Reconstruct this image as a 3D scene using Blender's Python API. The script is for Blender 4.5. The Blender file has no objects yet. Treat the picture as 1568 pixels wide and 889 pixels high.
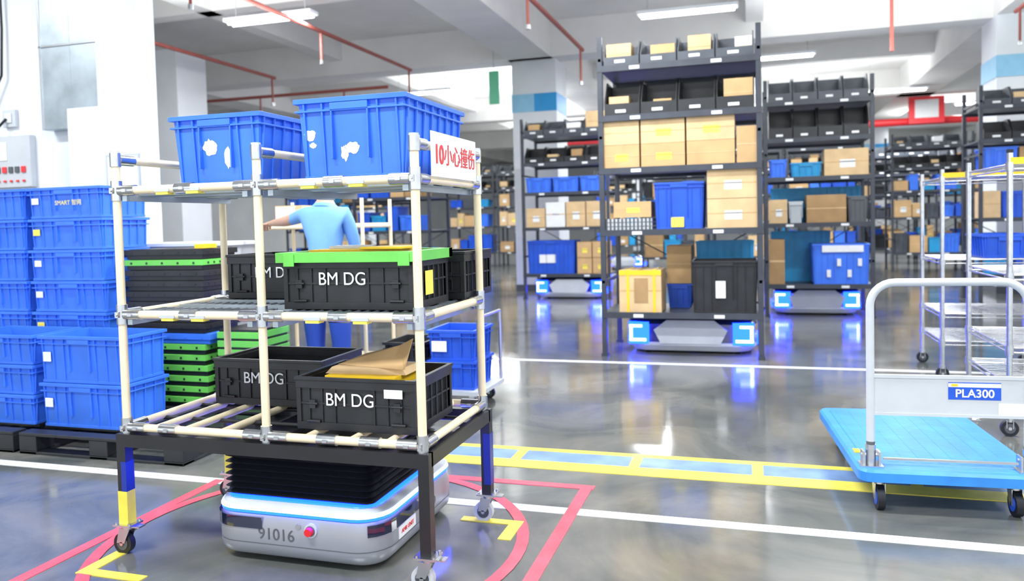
import bpy, math, random
from mathutils import Vector, Matrix
random.seed(7)
D=bpy.data; C=bpy.context
col=C.scene.collection

# ------------------------------------------------------------------ materials
MATS={}
def mat(name,color,rough=.5,metal=0,var=0,vscale=6,bump=0,bscale=40,emit=None,es=0,alpha=None,coat=0):
    if name in MATS: return MATS[name]
    m=D.materials.new(name); m.use_nodes=True; nt=m.node_tree; b=nt.nodes['Principled BSDF']
    c=(*color,1)
    b.inputs['Base Color'].default_value=c; b.inputs['Roughness'].default_value=rough; b.inputs['Metallic'].default_value=metal
    if coat: b.inputs['Coat Weight'].default_value=coat
    tc=None
    if var or bump:
        tc=nt.nodes.new('ShaderNodeTexCoord')
    if var:
        n=nt.nodes.new('ShaderNodeTexNoise'); n.inputs['Scale'].default_value=vscale; n.inputs['Detail'].default_value=6
        nt.links.new(tc.outputs['Object'],n.inputs['Vector'])
        r=nt.nodes.new('ShaderNodeValToRGB'); r.color_ramp.elements[0].position=.3; r.color_ramp.elements[1].position=.72
        r.color_ramp.elements[0].color=(*[max(0,x*(1-var)) for x in color],1)
        r.color_ramp.elements[1].color=(*[min(1,x*(1+var)) for x in color],1)
        nt.links.new(n.outputs['Fac'],r.inputs['Fac']); nt.links.new(r.outputs['Color'],b.inputs['Base Color'])
    if bump:
        n2=nt.nodes.new('ShaderNodeTexNoise'); n2.inputs['Scale'].default_value=bscale; n2.inputs['Detail'].default_value=4
        nt.links.new(tc.outputs['Object'],n2.inputs['Vector'])
        bp=nt.nodes.new('ShaderNodeBump'); bp.inputs['Strength'].default_value=bump; bp.inputs['Distance'].default_value=.01
        nt.links.new(n2.outputs['Fac'],bp.inputs['Height']); nt.links.new(bp.outputs['Normal'],b.inputs['Normal'])
    if emit:
        b.inputs['Emission Color'].default_value=(*emit,1); b.inputs['Emission Strength'].default_value=es
    MATS[name]=m; return m

M_white=mat('white_paint',(.78,.81,.84),.6,var=.05,vscale=1.5,bump=.1)
M_ceil=mat('ceiling_paint',(.82,.81,.78),.8,var=.08,vscale=.8,bump=.1,bscale=8)
M_farwall=mat('far_wall_paint',(.80,.82,.83),.8,var=.1,vscale=.6)
M_band=mat('blue_band_paint',(.02,.33,.72),.5,var=.05)
M_band2=mat('light_band_paint',(.30,.60,.82),.5,var=.05)
M_blue=mat('blue_plastic',(.050,.20,.86),.36,var=.12,vscale=5,bump=.05)
M_blue2=mat('deep_blue_plastic',(.016,.10,.64),.4,var=.15,vscale=4)
M_navy=mat('navy_paint',(.01,.03,.30),.35,var=.1)
M_teal=mat('teal_plastic',(.02,.33,.66),.4,var=.12)
M_tblue=mat('trolley_blue_plastic',(.035,.26,.74),.42,var=.14,vscale=7,bump=.15,bscale=30)
M_black=mat('black_plastic',(.017,.018,.021),.42,var=.3,vscale=8,bump=.05)
M_blk2=mat('black_steel',(.014,.014,.017),.35,var=.2)
M_rubber=mat('black_rubber',(.007,.009,.016),.5)
M_grey=mat('grey_bin_plastic',(.07,.08,.098),.5,var=.2)
M_rack=mat('rack_dark_steel',(.046,.053,.070),.45,var=.2)
M_cream=mat('cream_pipe_plastic',(.93,.80,.55),.3,var=.05,vscale=12)
M_chrome=mat('galvanised_clamp_steel',(.62,.63,.65),.25,1,var=.1,vscale=30)
M_steel=mat('steel',(.6,.61,.63),.3,1,var=.1)
M_galv=mat('galvanised_sheet',(.46,.52,.56),.38,.8,var=.2,vscale=4)
M_silver=mat('silver_shell',(.40,.42,.46),.33,.45,var=.03)
M_green=mat('green_plastic',(.16,.62,.10),.4,var=.1)
M_yel=mat('yellow_plastic',(.95,.60,.02),.45,var=.06)
M_yelp=mat('yellow_floor_paint',(.92,.74,.09),.4,var=.15,vscale=9)
M_whp=mat('white_floor_paint',(.85,.87,.88),.4,var=.12,vscale=9)
M_redp=mat('red_floor_paint',(.82,.10,.14),.4,var=.2,vscale=9)
M_bluep=mat('blue_floor_paint',(.19,.30,.52),.35,var=.25,vscale=6)
M_card=mat('cardboard',(.62,.40,.19),.8,var=.1,vscale=6)
M_card2=mat('cardboard_light',(.71,.50,.27),.8,var=.1,vscale=6)
M_cardd=mat('cardboard_dark',(.42,.26,.12),.8,var=.1,vscale=6)
M_paper=mat('white_paper',(.86,.87,.87),.7,var=.04,vscale=20)
M_tape=mat('yellow_label',(.95,.80,.12),.6)
M_red=mat('red_plastic',(.75,.02,.03),.35)
M_redpipe=mat('red_pipe_paint',(.36,.09,.07),.5,var=.1)
M_redb=mat('bright_red_paint',(.85,.04,.05),.4)
M_dkgrey=mat('dark_grey_ink',(.10,.11,.12),.5)
M_lgrey=mat('light_grey_plastic',(.56,.59,.62),.45,var=.05)
M_glass=mat('black_sensor_window',(.006,.012,.045),.08,coat=1)
M_led=mat('led_white_blue',(.8,.9,1),.3,emit=(.22,.34,1),es=3.4)
M_ledb_glow=mat('led_blue_and_glow',(.01,.05,1),.3,emit=(.001,.010,1),es=34)  # blue LEDs, also the glow painted around the hero robot's strip
M_ledw=mat('led_white',(.8,.9,1),.3,emit=(.36,.46,1),es=4.5)
M_tube=mat('fluorescent_tube',(1,1,1),.4,emit=(1,.99,.96),es=14)
M_skin=mat('skin',(.62,.36,.25),.5,var=.05)
M_shirt=mat('light_blue_shirt',(.20,.44,.84),.8,var=.08,bump=.3,bscale=14)
M_pants=mat('navy_trousers',(.02,.07,.42),.8,var=.1,bump=.3,bscale=14)
M_hair=mat('black_hair',(.012,.01,.01),.6,bump=.5,bscale=60)
M_signg=mat('green_sign',(.10,.42,.25),.4,emit=(.1,.5,.28),es=.15)

def floor_mat():
    m=D.materials.new('polished_epoxy_floor'); m.use_nodes=True; nt=m.node_tree; b=nt.nodes['Principled BSDF']
    tc=nt.nodes.new('ShaderNodeTexCoord')
    n=nt.nodes.new('ShaderNodeTexNoise'); n.inputs['Scale'].default_value=.9; n.inputs['Detail'].default_value=8; n.inputs['Distortion'].default_value=1.6; n.inputs['Roughness'].default_value=.6
    r=nt.nodes.new('ShaderNodeValToRGB'); r.color_ramp.elements[0].position=.34; r.color_ramp.elements[1].position=.68
    r.color_ramp.elements[0].color=(.09,.10,.10,1); r.color_ramp.elements[1].color=(.22,.212,.19,1)
    nt.links.new(tc.outputs['Object'],n.inputs['Vector']); nt.links.new(n.outputs['Fac'],r.inputs['Fac']); nt.links.new(r.outputs['Color'],b.inputs['Base Color'])
    n2=nt.nodes.new('ShaderNodeTexNoise'); n2.inputs['Scale'].default_value=2.5; n2.inputs['Detail'].default_value=8
    nt.links.new(tc.outputs['Object'],n2.inputs['Vector'])
    mr=nt.nodes.new('ShaderNodeMapRange'); mr.inputs['To Min'].default_value=.04; mr.inputs['To Max'].default_value=.20
    nt.links.new(n2.outputs['Fac'],mr.inputs['Value']); nt.links.new(mr.outputs['Result'],b.inputs['Roughness'])
    n3=nt.nodes.new('ShaderNodeTexNoise'); n3.inputs['Scale'].default_value=3; n3.inputs['Detail'].default_value=2
    nt.links.new(tc.outputs['Object'],n3.inputs['Vector'])
    bp=nt.nodes.new('ShaderNodeBump'); bp.inputs['Strength'].default_value=.07; bp.inputs['Distance'].default_value=.02
    nt.links.new(n3.outputs['Fac'],bp.inputs['Height']); nt.links.new(bp.outputs['Normal'],b.inputs['Normal'])
    b.inputs['Specular IOR Level'].default_value=1.0
    return m
M_floor=floor_mat()

# ------------------------------------------------------------------ mesh builder
class MB:
    def __init__(s): s.v=[];s.f=[];s.m=[];s.sm=[];s.mats=[]
    def mi(s,m):
        if m not in s.mats: s.mats.append(m)
        return s.mats.index(m)
    def add(s,vs,fs,m,smooth=False):
        o=len(s.v); s.v+= [tuple(v) for v in vs]; k=s.mi(m)
        for f in fs: s.f.append([i+o for i in f]); s.m.append(k); s.sm.append(smooth)
    def hexa(s,b,t,m):
        s.add(list(b)+list(t),[(3,2,1,0),(4,5,6,7),(0,1,5,4),(1,2,6,5),(2,3,7,6),(3,0,4,7)],m)
    def box(s,x0,x1,y0,y1,z0,z1,m):
        if x0>x1:x0,x1=x1,x0
        if y0>y1:y0,y1=y1,y0
        s.hexa([(x0,y0,z0),(x1,y0,z0),(x1,y1,z0),(x0,y1,z0)],[(x0,y0,z1),(x1,y0,z1),(x1,y1,z1),(x0,y1,z1)],m)
    def rbox(s,c,sz,rot,m):
        hx,hy,hz=sz[0]/2,sz[1]/2,sz[2]/2; ca,sa=math.cos(rot),math.sin(rot)
        P=[(c[0]+x*ca-y*sa,c[1]+x*sa+y*ca) for x,y in((-hx,-hy),(hx,-hy),(hx,hy),(-hx,hy))]
        s.hexa([(x,y,c[2]-hz) for x,y in P],[(x,y,c[2]+hz) for x,y in P],m)
    def tube(s,p0,p1,r,m,n=12,r1=None,cap=True):
        p0=Vector(p0);p1=Vector(p1);d=(p1-p0).normalized(); r1=r if r1 is None else r1
        a=d.orthogonal().normalized(); b=d.cross(a)
        vs=[]
        for p,rr in((p0,r),(p1,r1)):
            for i in range(n):
                t=2*math.pi*i/n; vs.append(p+a*math.cos(t)*rr+b*math.sin(t)*rr)
        s.add(vs,[(i,(i+1)%n,n+(i+1)%n,n+i) for i in range(n)],m,True)
        if cap: s.add(vs,[tuple(range(n))[::-1],tuple(range(n,2*n))],m,False)
    def path(s,pts,r,m,n=10):
        pts=[Vector(p) for p in pts]; vs=[]; N=len(pts); prev=None
        for i,p in enumerate(pts):
            d=(pts[min(i+1,N-1)]-pts[max(i-1,0)]).normalized()
            a=d.orthogonal().normalized() if prev is None else (prev-d*prev.dot(d)).normalized()
            prev=a; b=d.cross(a)
            for k in range(n):
                t=2*math.pi*k/n; vs.append(p+a*math.cos(t)*r+b*math.sin(t)*r)
        fs=[]
        for i in range(N-1):
            for k in range(n): fs.append((i*n+k,i*n+(k+1)%n,(i+1)*n+(k+1)%n,(i+1)*n+k))
        s.add(vs,fs,m,True); s.add(vs,[tuple(range(n))[::-1],tuple(range((N-1)*n,N*n))],m)
    def loft(s,rings,m,smooth=False,cap=True):
        n=len(rings[0]); vs=[p for r in rings for p in r]; fs=[]
        for i in range(len(rings)-1):
            for k in range(n): fs.append((i*n+k,i*n+(k+1)%n,(i+1)*n+(k+1)%n,(i+1)*n+k))
        s.add(vs,fs,m,smooth)
        if cap: s.add(vs,[tuple(range(n))[::-1],tuple(range((len(rings)-1)*n,len(rings)*n))],m)
    def wheel(s,c,r,w,ax,m,mh):
        c=Vector(c);ax=Vector(ax).normalized()
        s.tube(c-ax*w/2,c+ax*w/2,r,m,24); s.tube(c-ax*(w/2+.003),c+ax*(w/2+.003),r*.62,mh,18); s.tube(c-ax*(w/2+.008),c+ax*(w/2+.008),r*.2,M_steel,10)
    def make(s,name,bevel=0,rotz=0,pivot=None,parent=None):
        me=D.meshes.new(name); me.from_pydata(s.v,[],s.f)
        for m in s.mats: me.materials.append(m)
        me.polygons.foreach_set('material_index',s.m); me.polygons.foreach_set('use_smooth',s.sm); me.update()
        o=D.objects.new(name,me); col.objects.link(o)
        xs=[v[0] for v in s.v];ys=[v[1] for v in s.v];zs=[v[2] for v in s.v]
        c=Vector(pivot) if pivot else Vector(((min(xs)+max(xs))/2,(min(ys)+max(ys))/2,min(zs)))
        me.transform(Matrix.Translation(-c)); o.location=c; o.rotation_euler[2]=rotz
        if bevel:
            b=o.modifiers.new('bevel','BEVEL'); b.width=bevel; b.segments=2; b.limit_method='ANGLE'; b.angle_limit=math.radians(50)
        if parent: setpar(o,parent)
        return o
def setpar(o,p):
    o.parent=p
    o.matrix_parent_inverse=(Matrix.Translation(p.location)@p.rotation_euler.to_matrix().to_4x4()).inverted()
def rr(x0,x1,y0,y1,r,z,n=6):
    pts=[]
    for cx,cy,a0 in((x1-r,y0+r,-90),(x1-r,y1-r,0),(x0+r,y1-r,90),(x0+r,y0+r,180)):
        for i in range(n+1):
            a=math.radians(a0+90*i/n); pts.append((cx+r*math.cos(a),cy+r*math.sin(a),z))
    return pts
def empty(name,loc=(0,0,0)):
    e=D.objects.new(name,None); e.location=loc; e.empty_display_size=.1; col.objects.link(e); return e
def text(body,loc,rot,size,m,parent,name='printed_text',align='CENTER',off=0,sx=1):
    cu=D.curves.new(name,'FONT'); cu.body=body; cu.size=size; cu.align_x=align; cu.align_y='CENTER'; cu.extrude=.0006; cu.offset=off
    cu.materials.append(m); o=D.objects.new(name,cu); col.objects.link(o); o.location=loc; o.rotation_euler=rot; o.scale=(sx,1,1)
    if parent: setpar(o,parent)
    return o
FR=(math.pi/2,0,0)
RT=(math.pi/2,0,math.pi/2)

# ------------------------------------------------------------------ room
b=MB(); b.box(-18,20,-6,46,-.1,0,M_floor); b.make('floor',pivot=(0,0,0))
b=MB(); b.box(-18,20,-6,46,5.35,5.5,M_ceil); b.make('ceiling')
b=MB()
for y in (-1.9,6.8,15.5,24.2,33,41): b.box(-18,20,y-.3,y+.3,4.65,5.35,M_ceil)
for y in (2.4,11.1,19.8,28.6,37): b.box(-18,20,y-.15,y+.15,4.95,5.35,M_ceil)
for x in (-12.9,-4.2,4.4,13.1): b.box(x-.45,x+.45,-6,46,4.65,5.35,M_ceil)
for x in (-15.8,-8.5,.1,8.7,17): b.box(x-.15,x+.15,-6,46,4.95,5.35,M_ceil)
b.make('ceiling_beams')
b=MB(); b.box(-18,20,45.9,46.1,0,5.35,M_farwall); b.make('wall_back')
b=MB(); b.box(-18.2,-18,-6,46,0,5.35,M_farwall); b.make('wall_left')
b=MB(); b.box(-13,-5.33,6.0,6.12,0,4.65,M_white); b.box(-6.05,-5.21,5.80,6.0,0,2.55,M_white)
b.box(-5.71,-5.21,5.82,6.0,2.55,4.6,M_white); b.box(-5.235,-5.205,5.79,5.82,0,4.6,M_white)
b.make('wall_partition_left')
def column(x0,x1,y0,y1,band=True):
    b=MB(); b.box(x0,x1,y0,y1,0,4.65,M_white)
    if band:
        e=.006
        b.box(x0-e,x1+e,y0-e,y1+e,3.62,3.98,M_band); b.box(x0-e*1.5,(x0+x1)/2,y0-e*1.5,y1+e,3.62,3.98,M_band2)
        b.box(x0-e,x1+e,y0-e,y1+e,.0,.12,M_dkgrey)
    b.make('column')
column(-4.62,-3.7,15.4,16.3); column(3.95,4.9,15.0,15.9); column(-10.6,-9.8,11.8,12.6,False)
column(-4.6,-3.8,32,32.8); column(4,4.9,32,32.8); column(-13.2,-12.4,24,24.8)

# wall fittings
b=MB(); b.box(-6.42,-6.07,5.88,5.999,2.38,4.6,M_galv); b.box(-6.07,-5.73,5.88,5.999,2.56,4.6,M_galv); b.box(-6.44,-5.72,5.87,5.999,3.15,3.17,M_steel); b.box(-6.43,-6.41,5.87,5.999,2.38,4.6,M_steel); b.make('cable_duct',.004)
b=MB(); b.box(-7.02,-6.86,5.96,5.999,2.45,2.62,M_lgrey); b.box(-6.98,-6.90,5.945,5.96,2.49,2.58,M_white)
b.make('wall_outlet',.004)
b=MB(); b.path([(-6.95,5.94,2.53),(-7.0,5.9,2.45),(-7.1,5.9,2.42),(-7.18,5.92,2.55),(-7.1,5.93,2.75),(-6.98,5.94,2.95),(-6.96,5.95,3.4),(-6.96,5.95,4.6)],.012,M_rubber); b.make('power_cable')
b=MB(); b.box(-7.3,-6.66,5.93,5.999,1.86,2.36,M_lgrey)
for i in range(7):
    b.box(-7.25+i*.08,-7.2+i*.08,5.915,5.93,2.0,2.06,M_dkgrey if i%3 else M_redb)
    b.box(-7.24+i*.08,-7.21+i*.08,5.915,5.93,1.91,1.93,M_redb)
b.box(-7.25,-6.95,5.922,5.93,2.12,2.3,M_paper)
b.make('control_box',.004)
b=MB(); b.box(-5.58,-5.26,5.79,5.799,1.26,1.56,M_paper)
for i in range(6): b.box(-5.55,-5.29,5.788,5.79,1.29+i*.042,1.303+i*.042,M_lgrey)
b.make('notice_sheet')
b=MB(); b.box(-5.62,-5.25,5.79,5.799,1.72,2.1,M_lgrey); b.box(-5.60,-5.27,5.788,5.79,1.74,2.08,M_paper); b.make('notice_board')

# ceiling pipes
def pipe(pts,r,m,name,drops=()):
    b=MB(); b.path(pts,r,m,8)
    for p in drops:
        b.tube(p,(p[0],p[1],pts[0][2]),r*.6,m,8); b.tube((p[0],p[1],p[2]-.06),p,r*.9,M_steel,8)
    b.make(name)
pipe([(-9.1,6.6,4.4),(-9.1,13.8,4.4)],.034,M_redpipe,'sprinkler_pipe',[(-9.1,9,4.1),(-9.1,13.7,3.9)])
pipe([(-6.4,6.3,4.45),(-6.4,14.4,4.45)],.034,M_redpipe,'sprinkler_pipe',[(-6.4,8,4.1),(-6.4,11,4.0),(-6.4,14.3,3.9)])
pipe([(-2.9,6,4.5),(-2.9,14.2,4.5)],.036,M_redpipe,'sprinkler_pipe',[(-2.9,10.5,4.1),(-2.9,14,3.9)])
pipe([(-12,14.6,4.2),(-7.0,14.6,4.2)],.034,M_redpipe,'sprinkler_pipe',[(-8,14.6,3.9),(-10,14.6,3.9)])
pipe([(4.0,9,4.5),(4.0,14.2,4.5)],.034,M_redpipe,'sprinkler_pipe',[(4.0,12.5,4.0),(4.0,14,4.0)])
pipe([(-1.5,10,4.6),(8,10,4.6)],.03,M_lgrey,'conduit_pipe',[])
pipe([(2.2,14.0,4.0),(2.2,14.0,5.34)],.03,M_redpipe,'sprinkler_drop',[]); pipe([(-.4,10.3,4.2),(-.4,10.3,5.34)],.022,M_redpipe,'sprinkler_drop',[])
pipe([(-5.2,17.5,3.9),(-5.2,17.5,5.34)],.03,M_redpipe,'sprinkler_drop',[])
pipe([(3.0,25,4.0),(9,25,4.0)],.11,M_redb,'fire_main_pipe',[])
pipe([(-6,25,3.9),(-1.5,25,3.9)],.06,M_redb,'fire_main_pipe',[])
b=MB(); b.box(4.3,5.2,24.6,24.7,3.9,4.64,M_redb); b.box(4.45,5.05,24.58,24.6,4.05,4.55,M_paper); b.make('hanging_red_sign')
b=MB(); b.box(-4.95,-4.75,14.9,14.95,3.75,4.4,M_signg); b.tube((-4.85,14.92,4.4),(-4.85,14.92,5.34),.01,M_steel,6); b.make('hanging_green_sign')
b=MB(); b.box(4.1,4.8,13.9,13.95,4.0,4.4,M_signg); b.tube((4.4,13.92,4.4),(4.4,13.92,4.64),.01,M_steel,6); b.make('hanging_green_sign')
# lamps, their area lights and added fill lights
LP=[(-6.9,10.4),(-.9,12.4),(.5,16.6),(3.6,22.4),(-7.5,17.5),(-.8,26),(6.5,26),(-7,27),(7,12.2),(-2.5,3.5),(2.3,3.5),(-7.5,3.5),(2.2,8.2),(-2.2,21)]
for (x,y) in LP:
    b=MB(); b.box(x-.75,x+.75,y-.12,y+.12,4.55,4.60,M_white); b.tube((x-.7,y-.06,4.53),(x+.7,y-.06,4.53),.02,M_tube,8); b.tube((x-.7,y+.06,4.53),(x+.7,y+.06,4.53),.02,M_tube,8)
    b.tube((x-.6,y,4.6),(x-.6,y,5.345),.008,M_steel,6); b.tube((x+.6,y,4.6),(x+.6,y,5.345),.008,M_steel,6)
    o=b.make('ceiling_lamp')
def area(x,y,z,sx,sy,p,color=(.94,.975,1),rot=(0,0,0)):  # serves both the lamps' light and the added fills
    l=D.lights.new('ceiling_and_fill_light','AREA'); l.shape='RECTANGLE'; l.size=sx; l.size_y=sy; l.energy=p; l.color=color
    o=D.objects.new('ceiling_and_fill_light',l); o.location=(x,y,z); o.rotation_euler=rot; col.objects.link(o); return o
for (x,y) in LP: area(x,y,4.49,1.6,.3,120 if y<14 else 200)
for (x,y) in [(-9,19),(8,17),(-3,29),(6,32),(-10,31)]: area(x,y,4.49,1.6,.3,220)
area(-1.5,6.2,4.49,1.6,.3,150); area(-2,.3,4.49,2.2,.6,200); area(2.5,.3,4.49,2.2,.6,120)  # added fill lights over the foreground, no lamp fixtures there
for (x,y) in [(-7,9.2),(-1.7,9),(2,13.3),(-6.3,19),(2,21.5),(-1,24),(7,13.3),(6,28),(-7,28),(-6.5,22)]: area(x,y,4.0,2.6,1.8,75,rot=(math.pi,0,0))  # added upward fills to brighten the ceiling, not real lamps

# ------------------------------------------------------------------ floor markings
b=MB()
b.box(-9,3.4,3.60,3.68,0,.002,M_whp); b.box(-2.75,3.4,7.57,7.65,0,.002,M_whp); b.make('white_floor_line')
b=MB(); b.box(-1.95,3.4,4.24,4.38,0,.003,M_yelp); b.box(-1.95,3.4,4.57,4.63,0,.003,M_yelp); b.box(-1.95,3.4,4.38,4.57,0,.0015,M_bluep)
for x in (-1.35,-.65,0.02,.8): b.box(x-.03,x+.03,4.38,4.57,0,.003,M_yelp)
b.make('yellow_floor_line')
b=MB(); b.box(-2.89,-2.83,1.8,3.66,0,.0028,M_redp); b.box(-1.9,-.80,3.96,4.02,0,.0028,M_redp); b.box(-.87,-.81,1.9,3.96,0,.0028,M_redp)
N=64; cx,cy,R=-1.89,3.06,.93; vs=[];fs=[]
for i in range(N):
    t=2*math.pi*i/N
    for rad in (R-.025,R+.03): vs.append((cx+rad*math.cos(t),cy+rad*math.sin(t),.0035))
for i in range(N):
    j=(i+1)%N; fs.append((2*i,2*i+1,2*j+1,2*j))
b.add(vs,fs,M_redp); b.make('red_floor_line')
b=MB()
b.box(-1.33,-1.03,3.41,3.46,0,.004,M_yelp); b.box(-1.09,-1.03,3.24,3.41,0,.004,M_yelp)
b.box(-2.68,-2.36,2.50,2.55,0,.004,M_yelp); b.box(-2.68,-2.62,2.55,2.72,0,.004,M_yelp)
b.make('yellow_corner_mark')

# ------------------------------------------------------------------ crates
def crate(b,x0,x1,y0,y1,z0,z1,m,taper=.025,ribs=True,fine=True,inner=None):
    t=.006; inner=inner or m; T=taper
    ob=[(x0+T,y0+T),(x1-T,y0+T),(x1-T,y1-T),(x0+T,y1-T)]; r=.012
    ot=[(x0+r,y0+r),(x1-r,y0+r),(x1-r,y1-r),(x0+r,y1-r)]
    def ins(p,d): 
        return [(p[0][0]+d,p[0][1]+d),(p[1][0]-d,p[1][1]+d),(p[2][0]-d,p[2][1]-d),(p[3][0]+d,p[3][1]-d)]
    ib=ins(ob,t*1.5); it=ins(ot,t*1.5)
    b.add([(*p,z0) for p in ob]+[(*p,z1) for p in ot],[(3,2,1,0),(0,1,5,4),(1,2,6,5),(2,3,7,6),(3,0,4,7)],m)
    b.add([(*p,z0+.01) for p in ib]+[(*p,z1) for p in it],[(0,1,2,3),(4,5,1,0),(5,6,2,1),(6,7,3,2),(7,4,0,3)],inner)
    def ring(za,zb,d):
        b.box(x0-d,x1+d,y0-d,y0+r+.004,za,zb,m); b.box(x0-d,x1+d,y1-r-.004,y1+d,za,zb,m)
        b.box(x0-d,x0+r+.004,y0+r+.004,y1-r-.004,za,zb,m); b.box(x1-r-.004,x1+d,y0+r+.004,y1-r-.004,za,zb,m)
    H=z1-z0
    ring(z1-.02,z1,.004); 
    if fine: ring(z1-.055,z1-.047,.0)
    if ribs:
        zr=z1-.02; 
        nx=max(3,int((x1-x0)/.085)); ny=max(3,int((y1-y0)/.085)); w=.004; q=.012
        for i in range(nx+1):
            if nx>4 and abs(i-nx/2)<.9 and fine: continue
            x=x0+T+.012+(x1-x0-2*T-.024)*i/nx
            for (ya,yb,s) in((y0+T,y0+r,-1),(y1-T,y1-r,1)):
                b.hexa([(x-w,ya+min(0,s*q*.6),z0+.01),(x+w,ya+min(0,s*q*.6),z0+.01),(x+w,ya+max(0,s*q*.6),z0+.01),(x-w,ya+max(0,s*q*.6),z0+.01)],
                       [(x-w,yb+min(0,s*q),zr),(x+w,yb+min(0,s*q),zr),(x+w,yb+max(0,s*q),zr),(x-w,yb+max(0,s*q),zr)],m)
        for i in range(ny+1):
            y=y0+T+.012+(y1-y0-2*T-.024)*i/ny
            for (xa,xb,s) in((x0+T,x0+r,-1),(x1-T,x1-r,1)):
                b.hexa([(xa+min(0,s*q*.6),y-w,z0+.01),(xa+max(0,s*q*.6),y-w,z0+.01),(xa+max(0,s*q*.6),y+w,z0+.01),(xa+min(0,s*q*.6),y+w,z0+.01)],
                       [(xb+min(0,s*q),y-w,zr),(xb+max(0,s*q),y-w,zr),(xb+max(0,s*q),y+w,zr),(xb+min(0,s*q),y+w,zr)],m)
        xc=(x0+x1)/2
        b.box(xc-.085,xc+.085,y0-.004,y0+.02,z1-.05,z1-.022,m)
        b.box(xc-.085,xc-.078,y0+.0,y0+T+.002,z0+H*.25,z1-.05,m); b.box(xc+.078,xc+.085,y0+.0,y0+T+.002,z0+H*.25,z1-.05,m)
        b.box(x0+T-.004,x1-T+.004,y0+T-.006,y0+T+.002,z0,z0+.018,m); b.box(x1-T-.002,x1-T+.006,y0+T,y1-T,z0,z0+.018,m)

def blackcrate(b,x0,x1,y0,y1,z0,z1,m=M_black,lid=None):
    t=.012; H=z1-z0
    b.box(x0+.01,x1-.01,y0+.01,y1-.01,z0,z0+.012,m)
    for (a,c,d,e) in((x0,x1,y0+.008,y0+.008+t),(x0,x1,y1-.008-t,y1-.008),(x0+.008,x0+.008+t,y0+.02,y1-.02),(x1-.008-t,x1-.008,y0+.02,y1-.02)):
        b.box(a+.004,c-.004,d,e,z0+.005,z1-.03,m)
    def ring(za,zb,o,w=.03):
        b.box(x0-o,x1+o,y0-o,y0+w,za,zb,m); b.box(x0-o,x1+o,y1-w,y1+o,za,zb,m); b.box(x0-o,x0+w,y0+w,y1-w,za,zb,m); b.box(x1-w,x1+o,y0+w,y1-w,za,zb,m)
    ring(z1-.045,z1-.012,.002,.022); ring(z1-.012,z1,.006,.014); ring(z0,z0+.03,.0,.02)
    for x in (x0,x1-.02):
        for y in (y0,y1-.02): b.box(x,x+.02,y,y+.02,z0+.03,z1-.04,m)
    n=9
    for i in range(1,n):
        x=x0+(x1-x0)*i/n
        if .35<i/n<.65: continue
        b.box(x-.003,x+.003,y0+.001,y0+.01,z0+.03,z1-.045,m)
        b.box(x-.003,x+.003,y1-.01,y1-.001,z0+.03,z1-.045,m)
    for i in range(1,7):
        y=y0+(y1-y0)*i/7
        b.box(x1-.01,x1-.001,y-.003,y+.003,z0+.03,z1-.045,m); b.box(x0+.001,x0+.01,y-.003,y+.003,z0+.03,z1-.045,m)
    zm=z0+H*.5
    b.box(x0+.02,x1-.02,y0+.003,y0+.01,zm-.004,zm+.004,m)
    b.box(x1-.01,x1-.003,y0+.02,y1-.02,zm-.004,zm+.004,m)
    for x in (x0+.06,x1-.09): 
        b.box(x,x+.03,y0-.006,y0+.004,zm-.02,zm+.015,m); b.tube((x-.01,y0-.003,zm),(x+.04,y0-.003,zm),.005,m,8)
        b.tube((x-.01,y0-.001,z0+.035),(x+.05,y0-.001,z0+.035),.006,m,8)

def cell(b,x0,x1,y0,y1,z0,z1,m,tape=True,label=None,seed=0):
    b.box(x0,x1,y0,y1,z0,z1,m); e=.002
    xc=(x0+x1)/2
    if tape:
        b.box(x0-e*.5,x1+e*.5,y0-e,y0,(z0+z1)/2-.006+ (z1-z0)*.05,(z0+z1)/2+.0,M_card2 if m!=M_card2 else M_card)
        b.box(xc-.025,xc+.025,y0-.001,y1+.001,z1,z1+e,M_cardd)
    if label: b.box(x0+(x1-x0)*.35,x0+(x1-x0)*.7,y0-e,y0,z0+(z1-z0)*.3,z0+(z1-z0)*.6,label)

# ------------------------------------------------------------------ hero cart
XL,XM,XR,YF,YB=-2.60,-1.90,-1.21,2.73,3.43
Z1,Z2,Z3,ZT=.555,1.045,1.575,1.708
PR=.0175
b=MB()
def clamp(x,y,z,ax):
    d={'x':(.042,0,0),'y':(0,.042,0),'z':(0,0,.042)}[ax]
    b.tube((x-d[0],y-d[1],z-d[2]),(x+d[0],y+d[1],z+d[2]),PR+.0055,M_chrome,14)
    if ax=='z': b.box(x-.008,x+.008,y-.034,y-.018,z-.012,z+.012,M_chrome); b.tube((x,y-.038,z),(x,y-.03,z),.006,M_steel,6)
    else: b.box(x-.01,x+.01,y-.028,y+.028,z-.006,z+.006,M_chrome)
posts=[(XL,YF),(XM,YF),(XR,YF),(XR,YB),(XL,YB)]
for x,y in posts:
    b.tube((x,y,Z1-.02),(x,y,ZT+.03),PR,M_cream,16); b.tube((x,y,ZT+.028),(x,y,ZT+.036),PR+.002,M_lgrey,12)
b.tube((XM,YB,Z3),(XM,YB,ZT+.03),PR,M_cream,12)
for z in (Z1,Z2,Z3):
    b.tube((XL,YF,z),(XR,YF,z),PR,M_cream,16); b.tube((XL,YB,z),(XR,YB,z),PR,M_cream,16)
    for x in (XL,XR): b.tube((x,YF,z),(x,YB,z),PR,M_cream,16)
    for x,y in posts:
        clamp(x,y,z,'z')
        for s in (-1,1):
            if (x==XL and s<0) or (x==XR and s>0): continue
            clamp(x+s*.06,y,z,'x')
        if x!=XM: clamp(x,y+(.06 if y==YF else -.06),z,'y')
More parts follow.
